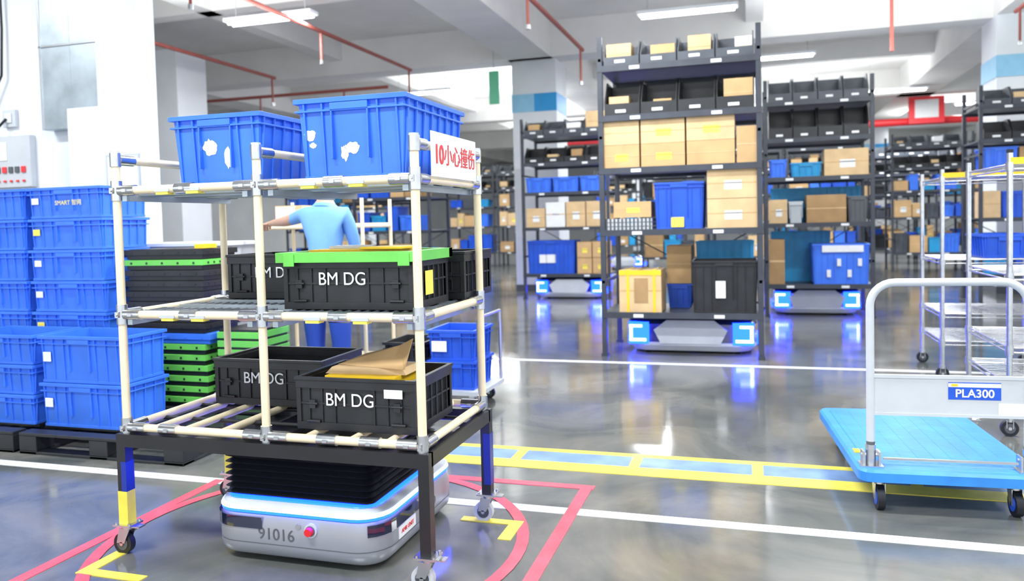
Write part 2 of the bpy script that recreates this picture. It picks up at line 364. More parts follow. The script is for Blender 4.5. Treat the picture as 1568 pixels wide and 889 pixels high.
for x in (XL,XM,XR):
    b.tube((x,YF,ZT),(x,YB,ZT),PR,M_cream,16); clamp(x,YF+.055,ZT,'y'); clamp(x,YB-.055,ZT,'y')
    for y in (YF,YB): b.tube((x,y,ZT-.03),(x,y,ZT+.028),PR+.005,M_chrome,14)
for x in (-2.45,-2.3,-2.12,-1.72,-1.52,-1.36): b.tube((x,YF,Z1),(x,YB,Z1),PR*.9,M_cream,12)
for x in (-2.38,-1.62,-1.43): clamp(x,YF,Z1,'x')
for y in (2.95,3.2): b.tube((XL,y,Z1-.012),(XR,y,Z1-.012),.010,M_black,8)
for z in (Z2,Z3):
    for (xa,xb) in ((XL+.05,XM-.05),(XM+.05,XR-.05)):
        k=3
        for i in range(k):
            yc=YF+.13+i*.22
            b.box(xa,xb,yc-.055,yc-.05,z-.02,z+.012,M_galv); b.box(xa,xb,yc+.05,yc+.055,z-.02,z+.012,M_galv); b.box(xa,xb,yc-.05,yc+.05,z-.022,z-.018,M_galv)
            nn=14
            for j in range(nn):
                x=xa+.02+(xb-xa-.04)*j/(nn-1); b.tube((x,yc-.048,z+.001),(x,yc+.048,z+.001),.012,M_grey,8)
    for x in (XL+.04,XM-.06,XM+.06,XR-.04): b.box(x-.012,x+.012,YF,YB,z-.045,z-.018,M_galv)
    for x in (-2.35,-2.2,-1.66,-1.45): b.box(x-.03,x+.03,YF-.02,YF+.02,z-.024,z-.012,M_tape); b.box(x-.036,x+.036,YF-.022,YF+.018,z-.012,z+.0,M_lgrey)
    for x in (-2.25,-1.55): clamp(x,YF,z,'x')
fz0,fz1=.475,.53; g=.045
b.box(XL-.035,XR+.035,YF-.03,YF-.03+g,fz0,fz1,M_blk2); b.box(XL-.035,XR+.035,YB-.015,YB+.03,fz0,fz1,M_blk2)
b.box(XL-.035,XL+.01,YF,YB,fz0,fz1,M_blk2); b.box(XR-.01,XR+.035,YF,YB,fz0,fz1,M_blk2)
b.box(XM-.02,XM+.02,YF+.015,YB-.015,fz0+.01,fz1,M_blk2)
for x in (XL-.035,XR-.01):
    for y in (YF-.03,YB-.015):
        b.box(x,x+g,y,y+g,.135,fz0,M_blk2)
        if x<-2: 
            e=.0015; b.box(x-e,x+g+e,y-e,y+g+e,.135,.28,M_yelp); b.box(x+g*.45,x+g+e,y-e,y+g+e,.28,.41,M_navy)
        elif y>3: b.box(x+g*.3,x+g+.0015,y-.0015,y+g,.18,.42,M_navy)
        xc,yc=x+g/2,y+g/2
        b.box(xc-.045,xc+.045,yc-.04,yc+.04,.128,.136,M_steel)
        for bx in(-.035,.035):
            for by in(-.03,.03): b.tube((xc+bx,yc+by,.134),(xc+bx,yc+by,.144),.007,M_steel,6)
        b.tube((xc,yc,.112),(xc,yc,.128),.026,M_steel,14)
        sx=-.022
        for yy in (-.022,.018):
            b.hexa([(xc-.045,yc+yy,.05),(xc-.005,yc+yy,.05),(xc-.005,yc+yy+.004,.05),(xc-.045,yc+yy+.004,.05)],[(xc-.03,yc+yy,.115),(xc+.025,yc+yy,.115),(xc+.025,yc+yy+.004,.115),(xc-.03,yc+yy+.004,.115)],M_steel)
        b.wheel((xc+sx,yc,.046),.046,.028,(0,1,0),M_rubber if x<-2 else M_lgrey,M_grey)
        b.box(xc+.03,xc+.075,yc-.02,yc+.02,.122,.128,M_steel)
cart=b.make('pipe_rack_cart',pivot=(-1.9,3.08,0))
b=MB(); b.box(XR+.025,XR+.029,2.83,3.34,Z3+.012,ZT+.055,M_paper)
s=b.make('warning_sign_plate')
text('10',(XR+.031,2.905,1.672),RT,.105,M_redb,s,'number_text',off=.002,sx=.95)
text('小心撞伤',(XR+.031,3.14,1.672),RT,.092,M_redb,s,'warning_text',off=.0)

zc=Z3+.018
for (x0,x1,y0,y1,z1) in ((-2.50,-2.03,2.95,3.50,1.908),(-1.80,-1.30,2.86,3.52,1.925)):
    b=MB(); crate(b,x0,x1,y0,y1,zc,z1,M_blue,taper=.03)
    xc=(x0+x1)/2; T=.03
    P_=((-.035,.60,.08,.085),(.055,.44,.045,.10)) if x0<-2 else ((.0,.42,.085,.05),(-.035,.36,.04,.07),(-.19,.62,.055,.05),(-.18,.48,.035,.025))
    for (dx,zz,w,h) in P_:
        zz=zc+(z1-zc)*zz*.9
        n=21; pts=[(xc+dx+w*.5*math.cos(2*math.pi*i/n)*random.uniform(.7,1.08),zz+h*.5*math.sin(2*math.pi*i/n)*random.uniform(.7,1.08)) for i in range(n)]
        yy=lambda z:y0+T-(z-zc)/(z1-zc)*(T-.012)-.0015
        b.add([(px,yy(pz),pz) for px,pz in pts],[tuple(range(n))],M_paper)
    b.make('blue_plastic_crate',.0015)
def tote(x0,x1,y0,y1,z0,z1,txt=True,lid=None,stuff=None):
    b=MB(); blackcrate(b,x0,x1,y0,y1,z0,z1)
    if lid:
        b.box(x0-.02,x1+.02,y0-.025,y0+.02,z1-.02,z1+.022,lid); b.box(x0-.02,x0+.02,y0+.02,y1+.01,z1-.02,z1+.022,lid); b.box(x1-.02,x1+.02,y0+.02,y1+.01,z1-.02,z1+.022,lid); b.box(x0-.02,x1+.02,y1-.03,y1+.01,z1-.02,z1+.022,lid)
        b.box(x0+.02,x1-.02,y0+.02,y1-.03,z1-.015,z1+.008,M_black)
        for x in (x0+.02,x1-.05): b.box(x,x+.05,y0-.03,y0-.025,z1-.035,z1+.015,lid)
    o=b.make('black_folding_tote',.0012)
    if txt: text('BM DG',((x0+x1)/2-.02,y0-.0015,z0+(z1-z0)*.58),FR,.075,M_paper,o,'printed_text',sx=.95)
    return o
z2=Z2+.014
t=tote(-1.88,-1.29,2.86,3.24,z2,z2+.215,lid=M_green)
b=MB(); b.box(-1.288,-1.2865,2.98,3.06,z2+.05,z2+.15,M_tape); b.make('tote_label',parent=t)
b=MB(); b.rbox((-1.60,3.05,z2+.235),(.42,.2,.018),.03,M_yel); b.rbox((-1.45,3.0,z2+.249),(.2,.16,.010),-.1,M_yel); b.rbox((-1.7,3.12,z2+.25),(.16,.12,.012),.2,M_paper); b.make('yellow_envelope_pile',.002)
tote(-2.47,-1.90,3.28,3.66,z2,z2+.215); t=tote(-1.80,-1.235,3.30,3.68,z2,z2+.215,txt=False)
z1_=Z1+.018
o=tote(-1.80,-1.27,2.80,3.20,z1_,z1_+.215); o2=tote(-2.46,-1.88,3.14,3.52,z1_,z1_+.215)
b=MB()
b.hexa([(-1.70,2.86,.60),(-1.38,2.86,.60),(-1.38,3.12,.60),(-1.70,3.12,.60)],[(-1.70,2.86,.785),(-1.38,2.86,.785),(-1.38,3.12,.785),(-1.70,3.12,.785)],M_yel)
b.hexa([(-1.72,2.90,.785),(-1.36,2.92,.785),(-1.36,3.10,.785),(-1.72,3.08,.785)],[(-1.70,2.92,.81),(-1.38,2.93,.81),(-1.38,3.08,.81),(-1.70,3.07,.81)],M_card2)
A=[(-1.70,2.97,.812),(-1.36,2.90,.81),(-1.345,2.96,.93),(-1.42,3.0,.895),(-1.60,3.04,.85)]
b.add(A+[(x+.002,y+.006,z) for x,y,z in A],[(4,3,2,1,0),(5,6,7,8,9),(0,1,6,5),(1,2,7,6),(2,3,8,7),(3,4,9,8),(4,0,5,9)],M_card)
b.box(-1.40,-1.32,2.795,2.797,.715,.75,M_paper)
b.make('cardboard_parcels')

# ------------------------------------------------------------------ hero AMR
b=MB(); x0,x1,y0,y1=-2.24,-1.42,2.77,3.62
b.loft([rr(x0+.03,x1-.03,y0+.03,y1-.03,.10,.026),rr(x0+.008,x1-.008,y0+.008,y1-.008,.13,.045),rr(x0,x1,y0,y1,.14,.075),rr(x0,x1,y0,y1,.14,.160),rr(x0+.008,x1-.008,y0+.008,y1-.008,.135,.205)],M_silver,True)
b.loft([rr(x0+.016,x1-.016,y0+.016,y1-.016,.13,.205),rr(x0+.016,x1-.016,y0+.016,y1-.016,.13,.209)],M_rubber)
b.loft([rr(x0+.005,x1-.005,y0+.005,y1-.005,.135,.209),rr(x0+.005,x1-.005,y0+.005,y1-.005,.135,.222)],M_ledb_glow)  # glowing ring stands in for blue light spilling below the strip
b.loft([rr(x0+.003,x1-.003,y0+.003,y1-.003,.135,.222),rr(x0+.008,x1-.008,y0+.008,y1-.008,.135,.236)],M_led)
b.loft([rr(x0+.012,x1-.012,y0+.012,y1-.012,.135,.236),rr(x0+.018,x1-.018,y0+.018,y1-.018,.13,.248),rr(x0+.05,x1-.05,y0+.05,y1-.05,.11,.254)],M_lgrey,True)
b.loft([rr(x0+.042,x1-.05,y0+.042,y1-.06,.09,.2535),rr(x0+.046,x1-.054,y0+.046,y1-.064,.09,.258)],M_ledb_glow)  # glowing ring stands in for the strip's blue fringe beside the bellows
def band(o,za,zb,keep,m,grow=.002):
    out=rr(x0-grow,x1+grow,y0-grow,y1+grow,.14,0)
    for i in range(len(out)):
        p,q=out[i],out[(i+1)%len(out)]
        segs=12 if math.dist(p,q)>.2 else 1
        for k in range(segs):
            a=[p[j]+(q[j]-p[j])*k/segs for j in range(2)]; c=[p[j]+(q[j]-p[j])*(k+1)/segs for j in range(2)]
            if keep((a[0]+c[0])/2,(a[1]+c[1])/2): b.add([(*a,za),(*c,za),(*c,zb),(*a,zb)],[(0,1,2,3)],m)
band(0,.148,.196,lambda x,y:(x<-1.96 and y<3.1) or (x>-1.5 and y<3.15),M_glass,.004)
band(0,.085,.088,lambda x,y:True,M_dkgrey,.001)
for wy in (2.95,3.42):
    for wx in (x0+.12,x1-.12): b.wheel((wx,wy,.04),.04,.03,(1,0,0),M_rubber,M_grey)
b.box(x0+.08,x1-.08,y0+.08,y1-.08,.02,.03,M_rubber)
rings=[]; n=8; za,zb=.258,.468
for i in range(n*2+1):
    z=za+(zb-za)*i/(2*n); d=.0 if i%2 else .026
    rings.append(rr(x0+.05+d,x1-.06-d,y0+.05+d,y1-.10-d,.03,z,3))
b.loft(rings,M_rubber)
b.box(x0+.07,x1-.08,y0+.07,y1-.12,.468,.473,M_blk2)
ex,ez=-1.735,.162
b.tube((ex,y0+.01,ez),(ex,y0-.006,ez),.029,M_lgrey,20); b.tube((ex,y0-.004,ez),(ex,y0-.012,ez),.021,M_dkgrey,20); b.tube((ex,y0-.010,ez),(ex,y0-.028,ez),.0195,M_red,20,r1=.016)
b.tube((ex-.06,y0+.002,ez+.01),(ex-.06,y0-.003,ez+.01),.012,M_steel,14)
b.box(x1-.0,x1+.003,2.93,3.1,.092,.142,M_paper)
b.tube((x1,3.3,.13),(x1+.006,3.3,.13),.02,M_dkgrey,14)
amr=b.make('warehouse_robot',pivot=(-1.83,3.2,0))
text('91016',(-1.90,y0-.0015,.128),FR,.070,M_dkgrey,amr,'number_text')
text('AMR UNIT',(x1+.0045,3.015,.117),RT,.026,M_redb,amr,'label_text')

# ------------------------------------------------------------------ background robots
def amr2(x0,x1,y0,y1,h=.37):
    b=MB(); w=x1-x0; R=.22; xc=(x0+x1)/2
    b.loft([rr(x0+.06,x1-.06,y0+.05,y1-.05,R*.8,.03),rr(x0,x1,y0,y1,R,.09)],M_lgrey,True)
    b.loft([rr(x0,x1,y0,y1,R,.09),rr(x0+.005,x1-.005,y0+.005,y1-.005,R,.12)],M_silver,True)
    b.loft([rr(x0+.03,x1-.03,y0+.03,y1-.03,R*.9,.12),rr(x0+.04,x1-.04,y0+.04,y1-.04,R*.9,h-.06)],M_glass,True)
    b.loft([rr(x0+.0,x1-.0,y0+.0,y1-.0,R,h-.06),rr(x0+.01,x1-.01,y0+.01,y1-.01,R,h-.03),rr(x0+.06,x1-.06,y0+.06,y1-.06,R*.8,h)],M_glass,True)
    yy=y0-.012
    b.hexa([(xc-.30,yy,.11),(xc+.30,yy,.11),(xc+.30,yy+.08,.11),(xc-.30,yy+.08,.11)],[(xc-.37,yy,h-.12),(xc+.37,yy,h-.12),(xc+.37,yy+.08,h-.12),(xc-.37,yy+.08,h-.12)],M_lgrey)
    b.hexa([(xc-.37,yy,h-.12),(xc+.37,yy,h-.12),(xc+.37,yy+.08,h-.12),(xc-.37,yy+.08,h-.12)],[(xc-.24,yy+.02,h-.02),(xc+.24,yy+.02,h-.02),(xc+.24,yy+.10,h-.02),(xc-.24,yy+.10,h-.02)],M_lgrey)
    for s in (-1,1):
        xa=xc+s*(w/2-.24); xb=xc+s*(w/2-.03); ya=y0-.012
        b.box(xa,xb,ya+.012,ya+.06,.10,h-.04,M_ledb_glow)
        b.box(min(xb-s*.04,xb-s*.01),max(xb-s*.04,xb-s*.01),ya+.004,ya+.04,.135,h-.07,M_ledw)
        b.box(min(xa+s*.03,xb-s*.01),max(xa+s*.03,xb-s*.01),ya+.004,ya+.04,.13,.158,M_ledw)
        b.box(min(xa+s*.07,xb-s*.01),max(xa+s*.07,xb-s*.01),ya+.004,ya+.04,h-.095,h-.068,M_ledw)
        b.box(xc+s*w/2-.006,xc+s*w/2+.006,y0+.2,y1-.25,.09,.16,M_ledb_glow)
    for wx in (x0+.2,x1-.2):
        for wy in (y0+.25,y1-.25): b.wheel((wx,wy,.05),.05,.05,(1,0,0),M_rubber,M_grey)
    b.make('warehouse_robot')
amr2(-1.27,.05,8.18,9.15); amr2(-3.78,-2.5,13.75,14.7); amr2(.28,1.45,11.65,12.6); amr2(-1.0,-.1,13.4,14.3)
amr2(-8.4,-7.4,20,21); amr2(-4.0,-2.9,22,23)

# ------------------------------------------------------------------ racks
LV=[.45,1.29,1.92,2.45,2.95]
def rack(x0,x1,y0,y1,levels=LV,top=3.25,base=.03):
    b=MB(); p=.05
    for x in (x0,x1-p):
        for y in (y0,y1-p):
            b.box(x,x+p,y,y+p,base,top,M_rack); b.box(x-.01,x+p+.01,y-.01,y+p+.01,0,base,M_rack)
        for z in (levels[0]+.3,levels[2]+.3,levels[-1]+.05): b.box(x+.01,x+p-.01,y0,y1,z,z+.03,M_rack)
    for z in levels:
        b.box(x0,x1,y0-.005,y0+.03,z-.055,z+.005,M_rack); b.box(x0,x1,y1-.03,y1,z-.055,z+.005,M_rack)
        b.box(x0+.01,x1-.01,y0+.03,y1-.03,z-.02,z,M_rack)
        k=max(2,int((x1-x0)/.7))
        for i in range(k): 
            x=x0+(x1-x0)*(i+.5)/k; b.box(x-.07,x+.03,y0-.009,y0-.005,z-.045,z-.012,M_paper)
    b.tube((x0+.03,y1-.01,levels[0]),(x1-.03,y1-.01,levels[1]),.008,M_rack,6); b.tube((x1-.03,y1-.01,levels[0]),(x0+.03,y1-.01,levels[1]),.008,M_rack,6)
    return b.make('storage_rack')
def bins(b,x0,x1,y0,z,h=.26,n=4,m=M_grey,d=.45,fill=None,prob=.4):
    w=(x1-x0)/n
    for i in range(n):
        a=x0+i*w+.006; c=x0+(i+1)*w-.006; t=.012
        b.box(a,c,y0,y0+d,z,z+t,m); b.box(a,c,y0+d-t,y0+d,z,z+h,m)
        for xa in (a,c-t):
            b.add([(xa,y0,z),(xa,y0+d,z),(xa,y0+d,z+h),(xa,y0+d*.35,z+h),(xa,y0,z+h*.4),(xa+t,y0,z),(xa+t,y0+d,z),(xa+t,y0+d,z+h),(xa+t,y0+d*.35,z+h),(xa+t,y0,z+h*.4)],
                  [(0,1,2,3,4),(9,8,7,6,5),(0,5,6,1),(1,6,7,2),(2,7,8,3),(3,8,9,4),(4,9,5,0)],m)
        b.box(a,c,y0-.004,y0+t,z,z+h*.34,m); b.box(a+w*.3,c-w*.38,y0-.008,y0-.004,z+.03,z+.06,M_paper)
        if fill:
            f=fill[i]
            if f:
                ww,hh,off,mm=f; cell(b,a+.02+off,min(a+.02+off+ww,c-t),y0+.05,y0+.3,z+t,z+hh,mm)
        elif random.random()<prob:
            ww=w*random.uniform(.35,.7); xx=a+random.uniform(.02,w-ww-.02); bh=h*random.uniform(.5,.95)
            b.box(xx,min(xx+ww,c-t),y0+.04,y0+.3,z+t,z+bh,random.choice([M_card,M_card2,M_cardd,M_paper]))
def goods(x0,x1,y0,z,hmax,kind,b,m=None,dd=.5):
    x=x0
    while x<x1-.15:
        w=random.uniform(.22,.5)
        if x+w>x1: w=x1-x
        h=hmax*random.uniform(.5,.95)
        mm=m or random.choice([M_card,M_card2,M_card,M_cardd,M_blue,M_blue2,M_teal,M_black,M_grey,M_blue2])
        if mm in (M_blue,M_blue2,M_teal,M_black,M_grey): crate(b,x,x+w-.02,y0,y0+dd,z,z+h,mm,taper=.02,ribs=w>.3,fine=False)
        else: cell(b,x,x+w-.02,y0,y0+dd,z,z+h,mm,label=random.choice([None,M_paper,M_tape]))
        x+=w
rx0,rx1,ry0,ry1=-1.48,.11,7.95,8.95
rack(rx0,rx1,ry0,ry1)
ux=lambda u:-1.48+(u-918)*.00636
b=MB(); bins(b,rx0+.06,rx1-.06,ry0+.02,LV[4],.27,fill=[(.25,.23,.0,M_card2),(.24,.19,.08,M_card),(.22,.25,.08,M_card2),(.16,.2,.16,M_paper)])
bins(b,rx0+.06,rx1-.06,ry0+.02,LV[3],.36,m=M_black,fill=[(.2,.2,.02,M_card2),(.18,.15,.1,M_card),None,(.3,.30,.05,M_card)]); b.make('parts_bins')
b=MB()
for (ua,ub,n,hh,lb) in ((923,982,2,.235,M_tape),(985,1053,2,.235,M_tape),(1056,1128,2,.24,M_tape),(1131,1161,1,.36,M_tape)):
    for k in range(n): cell(b,ux(ua),ux(ub),ry0+.04,ry0+.55,LV[2]+k*(hh+.003),LV[2]+k*(hh+.003)+hh,M_card2 if k else M_card,label=lb if (ua+k)%3 else None)
cell(b,ux(938),ux(998),ry0+.1,ry0+.5,LV[1]+.13,LV[1]+.29,M_card,label=M_tape)
for k in range(2): cell(b,ux(1086),ux(1160),ry0+.04,ry0+.5,LV[1]+k*.295,LV[1]+k*.295+.29,M_card2,label=M_paper)
cell(b,ux(1015),ux(1055),ry0+.5,ry0+.9,LV[0]+.26,LV[0]+.66,M_card)
b.make('cardboard_boxes')
b=MB(); 
for k in range(3): b.box(ux(924),ux(1000),ry0+.05,ry0+.5,LV[1]+k*.042,LV[1]+k*.042+.034,M_lgrey); 
for i in range(12): b.box(ux(926)+i*.04,ux(926)+i*.04+.02,ry0+.045,ry0+.05,LV[1]+.005,LV[1]+.12,M_dkgrey)
b.make('tray_stack')
b=MB(); crate(b,ux(1004),ux(1081),ry0+.05,ry0+.6,LV[1],LV[1]+.47,M_blue2,fine=True); b.box(ux(1030),ux(1050),ry0+.055,ry0+.06,LV[1]+.02,LV[1]+.12,M_tape); b.make('blue_plastic_crate',.002)
b=MB(); crate(b,ux(1015),ux(1056),ry0+.5,ry0+.92,LV[0],LV[0]+.255,M_blue2,fine=False); crate(b,ux(1062),ux(1155),ry0+.58,ry0+.95,LV[0],LV[0]+.70,M_teal,fine=False); b.make('blue_plastic_crate')
b=MB(); cell(b,ux(946),ux(1013),ry0+.05,ry0+.5,LV[0],LV[0]+.43,M_card2)
for u in (958,1000): b.box(ux(u),ux(u+4),ry0+.044,ry0+.5,LV[0],LV[0]+.435,M_yel)
b.box(ux(970),ux(992),ry0+.044,ry0+.05,LV[0]+.1,LV[0]+.35,M_cardd); b.box(ux(946),ux(1013),ry0+.045,ry0+.05,LV[0]+.38,LV[0]+.43,M_yel)
b.make('strapped_carton')
b=MB(); crate(b,ux(1060),ux(1160),ry0+.04,ry0+.55,LV[0],LV[0]+.52,M_black); b.box(ux(1097),ux(1112),ry0+.03,ry0+.045,LV[0]+.15,LV[0]+.32,M_paper); b.make('black_plastic_crate',.002)
# R1
a0,a1,ay=-3.98,-2.38,13.7
rack(a0,a1,ay,ay+1)
b=MB(); bins(b,a0+.06,a1-.06,ay+.02,LV[4],.28,fill=[(.2,.2,.05,M_card),None,(.25,.2,.02,M_paper),(.33,.38,.0,M_card2)]); bins(b,a0+.06,a1-.06,ay+.02,LV[3],.3,m=M_black); b.make('parts_bins')
b=MB(); 
for i in range(3): crate(b,a0+.07+i*.5,a0+.54+i*.5,ay+.04,ay+.5,LV[2],LV[2]+.27,M_blue,fine=False)
crate(b,a0+.07,a0+.95,ay+.04,ay+.6,LV[0],LV[0]+.6,M_blue2); b.box(a0+.3,a0+.6,ay+.04,ay+.05,LV[0]+.2,LV[0]+.35,M_paper); b.make('blue_plastic_crate')
b=MB()
for i in range(4): cell(b,a0+.07+i*.37,a0+.42+i*.37,ay+.04,ay+.5,LV[1],LV[1]+(.45 if i else .35),[M_card2,M_paper,M_card2,M_card2][i],label=M_paper)
for i in range(2):
    for k in range(2): cell(b,a0+1.0+i*.28,a0+1.26+i*.28,ay+.04,ay+.5,LV[0]+k*.29,LV[0]+.28+k*.29,M_card,label=M_tape)
b.make('cardboard_boxes')
# R3
a0,a1,ay=.18,1.58,11.4
rack(a0,a1,ay,ay+1.05)
b=MB(); bins(b,a0+.06,a1-.06,ay+.02,LV[4],.33,prob=.0); bins(b,a0+.06,a1-.06,ay+.02,LV[3],.42,m=M_black,prob=0); b.make('parts_bins')
b=MB(); cell(b,a1-.62,a1-.07,ay+.03,ay+.5,LV[2],LV[2]+.36,M_card2,label=M_paper); cell(b,a0+.07,a0+.3,ay+.03,ay+.4,LV[1],LV[1]+.33,M_card2,label=M_paper)
cell(b,a1-.85,a1-.35,ay+.03,ay+.4,LV[1],LV[1]+.38,M_cardd); cell(b,a0+.06,a0+.26,ay+.03,ay+.5,LV[0],LV[0]+.62,M_cardd); b.make('cardboard_boxes')
b=MB(); crate(b,a0+.07,a0+.3,ay+.03,ay+.4,LV[2],LV[2]+.25,M_blue,fine=False); crate(b,a0+.35,a0+.75,ay+.1,ay+.5,LV[2],LV[2]+.2,M_teal,fine=False)
crate(b,a0+.32,a0+.5,ay+.03,ay+.4,LV[1],LV[1]+.3,M_lgrey,fine=False); crate(b,a1-.33,a1-.08,ay+.03,ay+.4,LV[1],LV[1]+.35,M_dkgrey,fine=False)
crate(b,a0+.1,a1-.1,ay+.55,ay+.95,LV[1],LV[1]+.5,M_teal,fine=False); crate(b,a0+.1,a1-.5,ay+.56,ay+.95,LV[0],LV[0]+.72,M_teal,fine=False)
crate(b,a1-.78,a1-.06,ay+.03,ay+.55,LV[0],LV[0]+.55,M_blue)
b.box(a1-.66,a1-.14,ay+.015,ay+.03,LV[0]+.44,LV[0]+.53,M_paper)
for i in range(4): b.box(a1-.6+i*.13,a1-.55+i*.13,ay+.02,ay+.04,LV[0]+.1+(i%2)*.15,LV[0]+.2+(i%2)*.15,M_paper)
b.make('blue_plastic_crate')
def grack(x0,x1,y0):
    rack(x0,x1,y0,y0+1)
    b=MB(); bins(b,x0+.06,x1-.06,y0+.02,LV[4],.28,n=4); bins(b,x0+.06,x1-.06,y0+.02,LV[3],.3,n=4,m=M_black)
    for z,h in ((LV[2],.45),(LV[1],.5),(LV[0],.65)): goods(x0+.07,x1-.07,y0+.04,z,h,0,b)
    b.make('shelf_goods')
for x0,y0 in [(3.25,13.2),(4.95,13.2),(3.2,20.5),(4.9,20.5),(3.2,23.5),(3.2,26.5),(3.2,29.5),(4.9,26),(0.8,19.5),(-.9,19.5),(0.8,25),(0.8,29),
              (-7.3,13.5),(-9.0,15.5),(-2.6,19.5),(-9.5,24),(-7.8,24),(-5.6,29),(-3.9,29),(6.6,20.5),(8.3,20.5),(-13,20),(-11.3,20)]:
    grack(x0,x0+1.6,y0)

# ------------------------------------------------------------------ left stacks
def pallet(x0,x1,y0,y1,m=M_black):
    b=MB(); n=7
    for i in range(n):
        y=y0+(y1-y0-.1)*i/(n-1); b.box(x0,x1,y,y+.1,.115,.135,m)
    for x in (x0,(x0+x1)/2-.07,x1-.14): 
        for y in (y0,(y0+y1)/2-.07,y1-.14): b.box(x,x+.14,y,y+.14,.02,.115,m)
        b.box(x,x+.14,y0,y1,0,.02,m)
    for y in (y0,y1-.1): b.box(x0,x1,y,y+.1,0.0,.018,m)
    b.make('plastic_pallet',.004)
pallet(-4.50,-3.24,3.82,5.1); pallet(-5.85,-4.55,3.82,5.1); pallet(-7.2,-5.9,3.82,5.1)
def stack(x0,x1,y0,y1,z,hs,m):
    b=MB(); 
    for h in hs:
        dx=random.uniform(-.008,.008)
        crate(b,x0+dx,x1+dx,y0,y1,z,z+h-.004,m,taper=.02); b.box(x0+.05,x0+.11,y0-.006,y0+.001,z+h*.45,z+h*.65,M_paper if random.random()<.6 else M_tape); z+=h
    return b.make('blue_crate_stack',.0015)
o=stack(-5.13,-4.45,4.52,4.98,.137,[.229]*7,M_blue)
text('SMART 智网',(-4.74,4.514,1.62),FR,.045,M_tape,o)
stack(-5.86,-5.18,4.52,4.98,.137,[.229]*7,M_blue)
stack(-4.49,-3.83,3.98,4.40,.137,[.29,.31],M_blue)
stack(-5.2,-4.54,3.98,4.40,.137,[.2,.2,.2],M_blue)
b=MB(); z=.137
seq=[M_green,M_green,M_green,M_green,M_green,M_green,M_blue,M_black,M_black,M_black,M_black,M_black,M_black,M_green,M_black]
h=(1.27-.137)/len(seq)
for i,m in enumerate(seq):
    dx=random.uniform(-.012,.012); xa,xb,ya,yb=-4.38+dx,-3.70+dx,4.64,5.04
    body=M_black if m==M_green else m
    if m==M_blue: xb+=.03
    b.box(xa+.015,xb-.015,ya+.015,yb-.015,z,z+h*.5,body)
    b.box(xa,xb,ya,yb,z+h*.42,z+h*.95,m)
    b.box(xa+.03,xb-.03,ya+.02,yb-.02,z+h*.95,z+h-.001,body)
    for k in range(5):
        x=xa+.07+(xb-xa-.14)*k/4; b.box(x-.008,x+.008,ya-.003,ya,z+h*.55,z+h*.75,body)
        b.box(xb,xb+.003,ya+.06+.065*k,ya+.075+.065*k,z+h*.55,z+h*.75,body)
    z+=h
b.make('folded_crate_stack',.002)
b=MB(); b.box(-3.78,-3.70,4.66,4.8,z+.0,z+.03,M_yel); b.make('yellow_clip')
b=MB(); z=.137
for i in range(9):
    m=M_green if i in(0,1,6,7,8) else M_black; b.box(-3.62,-3.28,4.66,5.04,z,z+.045,m); b.box(-3.61,-3.29,4.67,5.03,z+.045,z+.062,M_black); z+=.062
b.make('folded_crate_stack',.002)
b=MB(); b.box(-5.0,-4.0,5.25,5.73,.06,1.27,M_lgrey); b.box(-5.02,-3.98,5.23,5.75,1.27,1.30,M_white); b.box(-4.97,-4.03,5.28,5.7,0,.06,M_dkgrey)
b.box(-4.50,-4.49,5.244,5.25,.1,1.24,M_dkgrey)
for x in (-4.57,-4.42): b.box(x-.01,x+.01,5.23,5.25,.6,.75,M_steel)
b.make('storage_cabinet',.003)

# second pipe cart behind the worker
b=MB(); X0,X1,Y0,Y1=-3.86,-2.92,5.55,6.05
for x in (X0,X1):
    for y in (Y0,Y1): b.tube((x,y,.12),(x,y,1.62),.016,M_cream,10); b.wheel((x,y,.055),.055,.03,(0,1,0),M_rubber,M_grey); b.tube((x,y,.1),(x,y,.14),.02,M_steel,8)
for z in (.3,.9,1.40):
    for y in (Y0,Y1): b.tube((X0,y,z),(X1,y,z),.016,M_cream,10)
    for x in (X0,X1): b.tube((x,Y0,z),(x,Y1,z),.016,M_cream,10)
    b.box(X0,X1,Y0,Y1,z+.016,z+.024,M_cream)
b.make('pipe_rack_cart')
b=MB(); cell(b,-3.75,-3.5,5.62,5.9,1.425,1.58,M_card2); b.box(-3.74,-3.56,5.612,5.618,1.44,1.57,M_paper); cell(b,-3.2,-2.95,5.62,5.95,.925,1.2,M_card2,label=M_paper); b.make('cardboard_boxes')
b=MB(); b.box(-2.75,-1.92,5.42,5.98,.12,.15,M_lgrey)
for x in (-2.65,-2.02):
    for y in (5.5,5.9): b.wheel((x,y,.045),.045,.03,(0,1,0),M_rubber,M_grey); b.box(x-.02,x+.02,y-.02,y+.02,.09,.12,M_steel)
b.tube((-1.94,5.44,.15),(-1.94,5.44,.70),.012,M_steel,10); b.tube((-1.94,5.96,.15),(-1.94,5.96,.70),.012,M_steel,10); b.tube((-1.94,5.44,.70),(-1.94,5.96,.70),.012,M_steel,10)
b.make('low_platform_cart')
b=MB(); crate(b,-2.36,-1.98,5.46,5.9,.151,.37,M_blue2); crate(b,-2.36,-1.98,5.46,5.9,.371,.60,M_blue2); b.box(-2.32,-2.2,5.452,5.456,.44,.52,M_paper); b.box(-2.33,-2.27,5.456,5.46,.2,.3,M_tape)
crate(b,-2.73,-2.4,5.46,5.9,.151,.35,M_blue2); crate(b,-2.73,-2.4,5.46,5.9,.351,.5,M_black); b.make('blue_crate_stack')

